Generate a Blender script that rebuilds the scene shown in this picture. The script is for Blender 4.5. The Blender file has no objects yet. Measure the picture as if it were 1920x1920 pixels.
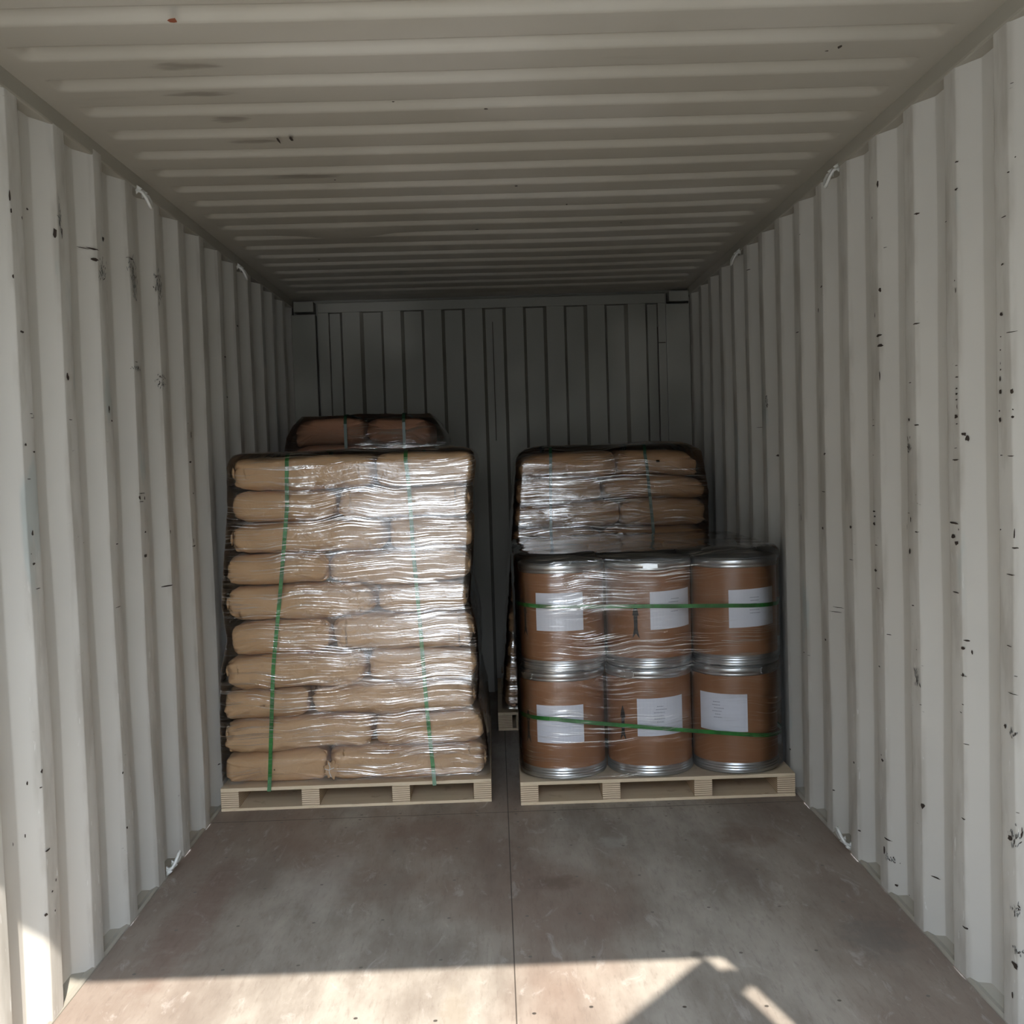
import bpy, bmesh, math, random
from mathutils import Vector, Matrix, noise

SC = bpy.context.scene
COL = SC.collection
R = math.radians

# ------------------------------------------------------------------ camera
F_PX, YAW, PITCH, ROLL, CAM_X, CAM_Z = 2032.7, 0.01517, 0.04643, 0.03217, -0.0107, 1.3738
cam = bpy.data.cameras.new('camera'); camo = bpy.data.objects.new('camera', cam); COL.objects.link(camo)
cam.sensor_fit = 'HORIZONTAL'; cam.sensor_width = 36.0; cam.lens = 36.0 * F_PX / 1920.0
cam.clip_start = 0.05; cam.clip_end = 200
camo.matrix_world = (Matrix.Translation((CAM_X, 0, CAM_Z)) @ Matrix.Rotation(-YAW, 4, 'Z')
                     @ Matrix.Rotation(math.pi / 2 - PITCH, 4, 'X') @ Matrix.Rotation(-ROLL, 4, 'Z'))
SC.camera = camo

# ------------------------------------------------------------------ light
world = bpy.data.worlds.new('sky'); SC.world = world; world.use_nodes = True
wn = world.node_tree; wn.nodes.clear()
wo = wn.nodes.new('ShaderNodeOutputWorld'); wb = wn.nodes.new('ShaderNodeBackground')
wt = wn.nodes.new('ShaderNodeTexCoord'); ws = wn.nodes.new('ShaderNodeSeparateXYZ'); wr = wn.nodes.new('ShaderNodeValToRGB')
wn.links.new(wt.outputs['Generated'], ws.inputs[0]); wn.links.new(ws.outputs['Z'], wr.inputs[0])
cr = wr.color_ramp; cr.elements[0].position = 0.0; cr.elements[0].color = (0.46, 0.48, 0.49, 1)
cr.elements[1].position = 0.5; cr.elements[1].color = (1.15, 1.32, 1.60, 1)
e = cr.elements.new(0.14); e.color = (0.82, 0.89, 0.97, 1)
wn.links.new(wr.outputs[0], wb.inputs[0]); wb.inputs[1].default_value = 2.9
wn.links.new(wb.outputs[0], wo.inputs[0])

sun = bpy.data.lights.new('sun', 'SUN'); sun.energy = 4.4; sun.color = (1.0, 0.92, 0.84); sun.angle = R(0.53)
suno = bpy.data.objects.new('sun', sun); COL.objects.link(suno)
SUN_DIR = Vector((-0.627, 2.316, -2.28)).normalized()
suno.rotation_euler = SUN_DIR.to_track_quat('-Z', 'Y').to_euler(); suno.location = (3, -6, 8)

SC.view_settings.view_transform = 'Standard'; SC.view_settings.look = 'None'
SC.view_settings.gamma = 1.0; SC.view_settings.use_curve_mapping = False
SC.view_settings.exposure = 1.5
SC.cycles.max_bounces = 14; SC.cycles.diffuse_bounces = 9; SC.cycles.glossy_bounces = 4
SC.cycles.transparent_max_bounces = 24; SC.cycles.caustics_reflective = False; SC.cycles.caustics_refractive = False

# ------------------------------------------------------------------ node helper
class NT:
    def __init__(s, name):
        s.m = bpy.data.materials.new(name); s.m.use_nodes = True; s.t = s.m.node_tree
        s.t.nodes.clear(); s.out = s.n('ShaderNodeOutputMaterial')
        s.tc = s.n('ShaderNodeTexCoord').outputs['Object']
    def n(s, k, **kw):
        x = s.t.nodes.new(k)
        for a, b in kw.items(): setattr(x, a, b)
        return x
    def l(s, a, b):
        if isinstance(a, (int, float)): b.default_value = a
        elif isinstance(a, tuple): b.default_value = a if len(a) == 4 or b.type == 'VECTOR' else a + (1,)
        else: s.t.links.new(a, b)
    def math(s, op, a, b=0.0, c=0.0, clamp=False):
        x = s.n('ShaderNodeMath', operation=op, use_clamp=clamp)
        s.l(a, x.inputs[0]); s.l(b, x.inputs[1]); s.l(c, x.inputs[2]); return x.outputs[0]
    def vscale(s, sc, off=(0, 0, 0)):
        x = s.n('ShaderNodeMapping'); s.l(s.tc, x.inputs[0]); x.inputs['Scale'].default_value = sc
        x.inputs['Location'].default_value = off; return x.outputs[0]
    def noise(s, sc=(1, 1, 1), scale=1.0, detail=3.0, rough=.55, dist=0.0, off=(0, 0, 0)):
        x = s.n('ShaderNodeTexNoise'); s.l(s.vscale(sc, off), x.inputs['Vector'])
        x.inputs['Scale'].default_value = scale; x.inputs['Detail'].default_value = detail
        x.inputs['Roughness'].default_value = rough; x.inputs['Distortion'].default_value = dist
        return x.outputs[0]
    def ramp(s, f, a, b):                      # smooth 0..1 between a and b
        x = s.n('ShaderNodeMapRange', interpolation_type='SMOOTHSTEP'); s.l(f, x.inputs[0])
        x.inputs[1].default_value = a; x.inputs[2].default_value = b; return x.outputs[0]
    def mix(s, f, a, b):
        x = s.n('ShaderNodeMix', data_type='RGBA'); s.l(f, x.inputs[0]); s.l(a, x.inputs[6]); s.l(b, x.inputs[7])
        return x.outputs[2]
    def xyz(s):
        x = s.n('ShaderNodeSeparateXYZ'); s.l(s.tc, x.inputs[0]); return x.outputs
    def bump(s, h, strength, dist):
        x = s.n('ShaderNodeBump'); s.l(h, x.inputs['Height']); s.l(strength, x.inputs['Strength'])
        x.inputs['Distance'].default_value = dist; return x.outputs[0]
    def pbr(s, col, rough=.6, metal=0.0, normal=None, spec=.5):
        x = s.n('ShaderNodeBsdfPrincipled'); s.l(col, x.inputs['Base Color']); s.l(rough, x.inputs['Roughness'])
        s.l(metal, x.inputs['Metallic']); x.inputs['Specular IOR Level'].default_value = spec
        if normal is not None: s.l(normal, x.inputs['Normal'])
        s.l(x.outputs[0], s.out.inputs[0]); return x

def flat_mat(name, col, rough=.6, metal=0.0, var=.15, scale=8):
    t = NT(name); f = t.noise(scale=scale)
    t.pbr(t.mix(f, tuple(c * (1 - var) for c in col), tuple(min(1, c * (1 + var)) for c in col)), rough, metal)
    return t.m

# painted steel of the container (scuffs sit on the ridges that rub against cargo)
def painted(name, side=None, base=(.55, .535, .487), smudge=()):
    t = NT(name)
    big = t.noise(scale=1.3, detail=4)
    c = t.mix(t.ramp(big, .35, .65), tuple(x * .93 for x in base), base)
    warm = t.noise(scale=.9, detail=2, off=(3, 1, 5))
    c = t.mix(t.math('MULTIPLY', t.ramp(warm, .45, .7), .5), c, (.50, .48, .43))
    if side:
        X = t.xyz()
        ax = t.math('ABSOLUTE', X[0])
        crest = t.ramp(ax, 1.176, 1.168)       # 1 on the inner ridges
        # grime smeared up and down the ridges
        g = t.ramp(t.noise((3, 3, .9), scale=4, detail=5), .42, .68)
        c = t.mix(t.math('MULTIPLY', t.math('MULTIPLY', g, crest), .5), c, (.31, .285, .24))
        b = t.ramp(t.noise((1, 1, .35), scale=5, detail=4, off=(9, 2, 4)), .62, .72)
        c = t.mix(t.math('MULTIPLY', t.math('MULTIPLY', b, crest), .45), c, (.30, .38, .38))
        # fine scratches
        s1 = t.ramp(t.noise((1, 1, 5), scale=26, detail=4, rough=.7, dist=.6), .685, .72)
        reg = t.ramp(t.noise(scale=3.5, detail=2, off=(1, 7, 2)), .45, .6)
        low = t.ramp(X[2], 1.7, .2)
        m = t.math('MULTIPLY', t.math('MULTIPLY', s1, reg), t.math('MULTIPLY_ADD', crest, .85, .08))
        c = t.mix(t.math('MULTIPLY', m, .8), c, (.09, .075, .06))
        s2 = t.ramp(t.noise((1, 1, .25), scale=60, detail=3, off=(4, 4, 4)), .66, .70)
        c = t.mix(t.math('MULTIPLY', t.math('MULTIPLY', s2, low), t.math('MULTIPLY', crest, .6)), c, (.74, .74, .71))
    else:
        g = t.ramp(t.noise((1.2, 6, 1), scale=2.2, detail=4, off=(2, 2, 2)), .62, .78)
        c = t.mix(t.math('MULTIPLY', g, .30), c, (.26, .235, .19))
        X = t.xyz()
        for bx, by, rx, ry in smudge:
            dx = t.math('MULTIPLY', t.math('SUBTRACT', X[0], bx), 1 / rx); dy = t.math('MULTIPLY', t.math('SUBTRACT', X[1], by), 1 / ry)
            d = t.math('ADD', t.math('ADD', t.math('MULTIPLY', dx, dx), t.math('MULTIPLY', dy, dy)), t.math('MULTIPLY', t.math('SUBTRACT', t.noise((4, 18, 1), scale=2.5, detail=4), .5), 2.5))
            c = t.mix(t.math('MULTIPLY', t.ramp(d, 1.1, .0), .55), c, (.12, .10, .08))
    nb = t.bump(t.noise(scale=3.2, detail=3), .5, .006)
    t.pbr(c, .52, 0, nb, .4)
    return t.m
M_WL = painted('white_wall_paint', True)
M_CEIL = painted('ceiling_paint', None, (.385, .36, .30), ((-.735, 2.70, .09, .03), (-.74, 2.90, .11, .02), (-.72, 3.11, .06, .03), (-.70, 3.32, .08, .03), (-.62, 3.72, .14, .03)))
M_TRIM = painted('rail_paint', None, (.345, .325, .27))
M_BACK_SHADED = painted('shaded_end_wall_paint', None, (.185, .178, .148))  # container paint darkened to stand in for weak light at the far end
M_CHIP = flat_mat('chipped_rust', (.028, .018, .012), .8)
M_RUST = flat_mat('red_rust', (.22, .06, .025), .8)
M_SCAR = flat_mat('grimy_smear', (.17, .175, .165), .8)

# worn plywood floor
t = NT('worn_plywood_floor'); X = t.xyz()
a = t.noise((2.6, .9, 1), scale=1.7, detail=6, rough=.62)
c = t.mix(t.ramp(a, .32, .68), (.222, .192, .160), (.395, .362, .308))
b = t.noise((1, .5, 1), scale=1.1, detail=4, off=(5, 3, 0))
c = t.mix(t.math('MULTIPLY', t.ramp(b, .5, .68), .55), c, (.20, .125, .09))
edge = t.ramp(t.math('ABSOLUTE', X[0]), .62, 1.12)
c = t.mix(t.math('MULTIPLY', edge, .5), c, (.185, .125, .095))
fine = t.noise((30, 5, 1), scale=2.4, detail=5, rough=.7)
c = t.mix(t.math('MULTIPLY', t.ramp(fine, .50, .70), .32), c, (.14, .11, .09))
pale = t.noise((9, 3.5, 1), scale=1.6, detail=6, rough=.7, dist=.8, off=(8, 0, 0))
c = t.mix(t.math('MULTIPLY', t.ramp(pale, .56, .70), .45), c, (.48, .44, .40))
def blob(x, y, rx, ry, col, amt, c):
    dx = t.math('MULTIPLY', t.math('SUBTRACT', X[0], x), 1 / rx); dy = t.math('MULTIPLY', t.math('SUBTRACT', X[1], y), 1 / ry)
    d = t.math('ADD', t.math('MULTIPLY', dx, dx), t.math('MULTIPLY', dy, dy))
    d = t.math('ADD', d, t.math('MULTIPLY', t.math('SUBTRACT', t.noise(scale=22, detail=4), .5), 2.2))
    return t.mix(t.math('MULTIPLY', t.ramp(d, 1.4, -.1), amt * .75), c, col)
for q in ((.15, 3.47, .085, .07, (.10, .06, .04), .6), (.37, 3.82, .055, .07, (.46, .45, .41), .5),
          (1.02, 2.98, .10, .16, (.12, .12, .11), .55), (-.155, 2.62, .045, .17, (.25, .21, .16), .8),
          (-.62, 3.6, .12, .3, (.42, .38, .34), .4), (.78, 3.5, .08, .3, (.13, .09, .07), .35),
          (.50, 2.92, .02, .025, (.08, .07, .06), .7), (.86, 3.85, .12, .15, (.15, .09, .06), .45),
          (-.30, 4.05, .25, .12, (.18, .11, .08), .4), (-.98, 3.3, .09, .5, (.16, .09, .065), .6)):
    c = blob(*q, c)
def seam(ax, pos, w, c):
    d = t.math('ABSOLUTE', t.math('SUBTRACT', X[ax], pos))
    return t.mix(t.math('MULTIPLY', t.ramp(d, w, w * .4), .85), c, (.035, .028, .022))
c = seam(0, 0.0, .0024, c); c = seam(1, 4.20, .0032, c); c = seam(1, 1.80, .0032, c)
t.pbr(c, .62, 0, t.bump(t.noise((14, 3, 1), scale=3, detail=5), .35, .004), .35)
M_FLOOR = t.m
M_SCREW = flat_mat('floor_screw_steel', (.16, .14, .12), .45, .6)

# kraft paper
def kraft(name, a, b):
    t = NT(name)
    c = t.mix(t.noise(scale=5, detail=4), a, b)
    cr_ = t.noise(scale=26, detail=5, rough=.6, dist=.7)
    c = t.mix(t.math('MULTIPLY', t.ramp(cr_, .60, .75), .22), c, tuple(x * .55 for x in a))
    t.pbr(c, .72, 0, t.bump(t.noise(scale=17, detail=4, rough=.55, dist=1.2), .55, .008), .3)
    return t.m
M_KRAFT = kraft('kraft_paper', (.52, .315, .155), (.60, .39, .215))
M_KRAFT_SHADED = kraft('shaded_kraft_paper', (.42, .225, .105), (.50, .295, .15))  # same kraft, with the low light of the back row in its colour
M_KRAFT_SHADED2 = kraft('shaded_red_kraft_paper', (.34, .165, .095), (.42, .22, .135))  # kraft again, deeper shade of the back left put into the colour

# wood
t = NT('pine_plywood'); X = t.xyz()
c = t.mix(t.noise((2, 14, 14), scale=2, detail=5), (.54, .42, .27), (.70, .58, .41))
c = t.mix(t.math('MULTIPLY', t.ramp(t.noise((3, 3, 20), scale=4, detail=3), .6, .7), .4), c, (.28, .17, .10))
t.pbr(c, .7, 0, t.bump(t.noise((2, 20, 20), scale=6), .3, .002)); M_PLY = t.m
t = NT('laminated_plywood_edge'); X = t.xyz()
zz = t.math('ADD', X[2], t.math('MULTIPLY', t.noise(scale=9, detail=2), .006))
w = t.math('SINE', t.math('MULTIPLY', zz, 2 * math.pi / .0085))
thin = t.ramp(w, .35, .95)
c = t.mix(t.noise((30, 30, 120), scale=1.5, detail=3), (.54, .41, .26), (.72, .58, .41))
c = t.mix(t.math('MULTIPLY', thin, .95), c, (.10, .055, .03))
t.pbr(c, .75); M_LAM = t.m

# drums
t = NT('brown_fibreboard'); X = t.xyz()
c = t.mix(t.noise((3, 3, 1), scale=3, detail=3), (.245, .106, .043), (.30, .140, .064))
c = t.mix(t.math('MULTIPLY', t.ramp(t.noise((40, 40, .6), scale=2), .55, .75), .25), c, (.22, .105, .055))
t.pbr(c, .38, 0, t.bump(t.noise((30, 30, 1), scale=1.5), .15, .002), .5); M_FIBRE = t.m
M_GALV = flat_mat('galvanised_steel', (.52, .54, .54), .30, .95, .12, 20)
M_LID = flat_mat('lid_steel', (.40, .42, .42), .40, .9, .12, 9)
M_PAPER = flat_mat('white_label_paper', (.70, .70, .74), .6, 0, .03)
M_INK = flat_mat('grey_label_print', (.28, .28, .32), .6)
M_BLACK = flat_mat('black_stencil_ink', (.012, .011, .010), .6)
t = NT('green_strap_plastic'); X = t.xyz()
c = t.mix(t.ramp(t.noise(scale=14), .4, .6), (.004, .10, .008), (.012, .19, .020))
t.pbr(c, .30, 0, None, .5); M_STRAP = t.m
M_STRAP_SHADED = flat_mat('shaded_green_strap_plastic', (.004, .038, .012), .35)  # same strap plastic, dimness behind the front loads painted into it
M_STRING = flat_mat('white_string', (.75, .73, .68), .8)

# clear stretch film : thin clear sheet that mirrors its surroundings weakly
def film_mat(name, base, strength, off, haze=.005, tint=.96, glare=.55, highlight_spots=(), z0=.38, z1=.56):
    t = NT(name)
    X = t.xyz(); wz = t.math('MULTIPLY', t.noise(scale=2.1, detail=2, off=off), .13)
    cb = t.n('ShaderNodeCombineXYZ'); t.l(X[0], cb.inputs[0]); t.l(X[1], cb.inputs[1]); t.l(t.math('ADD', X[2], wz), cb.inputs[2])
    old = t.tc; t.tc = cb.outputs[0]
    hz = t.noise((2.8, 2.8, 125), scale=1.5, detail=3, rough=.5, dist=.2, off=off)
    streak = t.ramp(t.noise((2.4, 2.4, 115), scale=1.5, detail=4, rough=.62, dist=.2, off=(off[0] + 3, 1, 2)), .54, .59)
    t.tc = old
    dg = t.noise((22, 22, 40), scale=1.7, detail=2, dist=1.2, off=off)
    mid = t.noise((6, 6, 11), scale=1, detail=2, off=off)
    zone = t.ramp(t.noise((1, 1, 2.4), scale=3.0, detail=3, off=off), .38, .56)
    zone = t.ramp(t.noise((1, 1, 2.4), scale=3.0, detail=3, off=off), z0, z1)
    sp = None                                   # creased patches with hand-placed highlights: extra reflectance and bump put in here
    for (sx_, sz_, rx, rz) in highlight_spots:
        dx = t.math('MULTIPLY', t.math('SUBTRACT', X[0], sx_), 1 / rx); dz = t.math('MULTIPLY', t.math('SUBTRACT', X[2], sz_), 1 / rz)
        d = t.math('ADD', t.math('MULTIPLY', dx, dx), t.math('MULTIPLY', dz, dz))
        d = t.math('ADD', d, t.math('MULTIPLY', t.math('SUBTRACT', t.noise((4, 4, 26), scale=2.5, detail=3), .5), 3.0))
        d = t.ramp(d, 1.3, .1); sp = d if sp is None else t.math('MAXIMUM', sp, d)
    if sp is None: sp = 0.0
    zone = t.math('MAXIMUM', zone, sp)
    h = t.math('ADD', t.math('MULTIPLY', hz, zone), t.math('MULTIPLY', dg, .35))
    h = t.math('ADD', h, t.math('MULTIPLY', mid, 1.2))
    nb = t.bump(h, strength, .0030)
    gl = t.n('ShaderNodeBsdfGlossy'); gl.inputs['Roughness'].default_value = .06; t.l(nb, gl.inputs['Normal'])
    gl.inputs['Color'].default_value = (1, 1, 1, 1)
    tr = t.n('ShaderNodeBsdfTransparent'); tr.inputs[0].default_value = (tint, tint, tint, 1)
    df = t.n('ShaderNodeBsdfDiffuse'); df.inputs[0].default_value = (.85, .85, .87, 1); t.l(nb, df.inputs['Normal'])
    lw = t.n('ShaderNodeFresnel'); lw.inputs[0].default_value = 1.45; t.l(nb, lw.inputs['Normal'])
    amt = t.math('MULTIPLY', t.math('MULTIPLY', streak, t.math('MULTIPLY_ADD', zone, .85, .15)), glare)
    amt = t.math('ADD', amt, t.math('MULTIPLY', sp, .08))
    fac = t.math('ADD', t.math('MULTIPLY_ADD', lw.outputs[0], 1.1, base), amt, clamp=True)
    m1 = t.n('ShaderNodeMixShader'); t.l(haze, m1.inputs[0]); t.l(tr.outputs[0], m1.inputs[1]); t.l(df.outputs[0], m1.inputs[2])
    m2 = t.n('ShaderNodeMixShader'); t.l(fac, m2.inputs[0]); t.l(m1.outputs[0], m2.inputs[1]); t.l(gl.outputs[0], m2.inputs[2])
    t.l(m2.outputs[0], t.out.inputs[0]); return t.m

# ------------------------------------------------------------------ mesh helpers
def tag(o, label=None, cat=None, group=None, kind=None):
    if label: o['label'] = label
    if cat: o['category'] = cat
    if group: o['group'] = group
    if kind: o['kind'] = kind
    return o
def link(name, bm, mats, parent=None, smooth=False, loc=None):
    me = bpy.data.meshes.new(name)
    bmesh.ops.recalc_face_normals(bm, faces=bm.faces)
    bm.to_mesh(me); bm.free()
    for m in (mats if isinstance(mats, (list, tuple)) else [mats]): me.materials.append(m)
    if smooth:
        me.polygons.foreach_set('use_smooth', [True] * len(me.polygons))
    o = bpy.data.objects.new(name, me); COL.objects.link(o)
    if parent: o.parent = parent
    if loc: o.location = loc
    return o
def empty(name, loc=(0, 0, 0), rz=0):
    o = bpy.data.objects.new(name, None); COL.objects.link(o); o.location = loc; o.rotation_euler = (0, 0, rz)
    o.empty_display_size = .1
    return o
def box(bm, x0, x1, y0, y1, z0, z1, mi=0, bev=0.0):
    vs = [bm.verts.new(p) for p in ((x0,y0,z0),(x1,y0,z0),(x1,y1,z0),(x0,y1,z0),(x0,y0,z1),(x1,y0,z1),(x1,y1,z1),(x0,y1,z1))]
    fs = [bm.faces.new([vs[i] for i in q]) for q in ((3,2,1,0),(4,5,6,7),(0,1,5,4),(1,2,6,5),(2,3,7,6),(3,0,4,7))]
    for f in fs: f.material_index = mi
    if bev:
        es = list({e for f in fs for e in f.edges})
        bmesh.ops.bevel(bm, geom=es, offset=bev, segments=2, affect='EDGES', profile=.6)
def tube(bm, pts, r, seg=8, closed=False):
    pts = [Vector(p) for p in pts]; rings = []
    n = len(pts)
    for i, p in enumerate(pts):
        a = pts[i - 1] if (i or closed) else p; b = pts[(i + 1) % n] if (i < n - 1 or closed) else p
        d = (b - a).normalized()
        u = d.cross(Vector((0, 0, 1)))
        if u.length < .05: u = d.cross(Vector((1, 0, 0)))
        u.normalize(); v = d.cross(u)
        rings.append([bm.verts.new(p + r * (math.cos(k * 2 * math.pi / seg) * u + math.sin(k * 2 * math.pi / seg) * v)) for k in range(seg)])
    for i in range(n if closed else n - 1):
        A, B = rings[i], rings[(i + 1) % n]
        for k in range(seg): bm.faces.new((A[k], A[(k + 1) % seg], B[(k + 1) % seg], B[k]))
    if not closed:
        bm.faces.new(rings[0]); bm.faces.new(rings[-1][::-1])
def lathe(bm, prof, seg=72, cap0=False, cap1=False):
    rings = [[bm.verts.new((r * math.cos(k * 2 * math.pi / seg), r * math.sin(k * 2 * math.pi / seg), z)) for k in range(seg)] for r, z in prof]
    for A, B in zip(rings, rings[1:]):
        for k in range(seg): bm.faces.new((A[k], A[(k + 1) % seg], B[(k + 1) % seg], B[k]))
    if cap0: bm.faces.new(rings[0][::-1])
    if cap1: bm.faces.new(rings[-1])
def nz(x, y, z): return noise.noise(Vector((x, y, z)))

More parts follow.
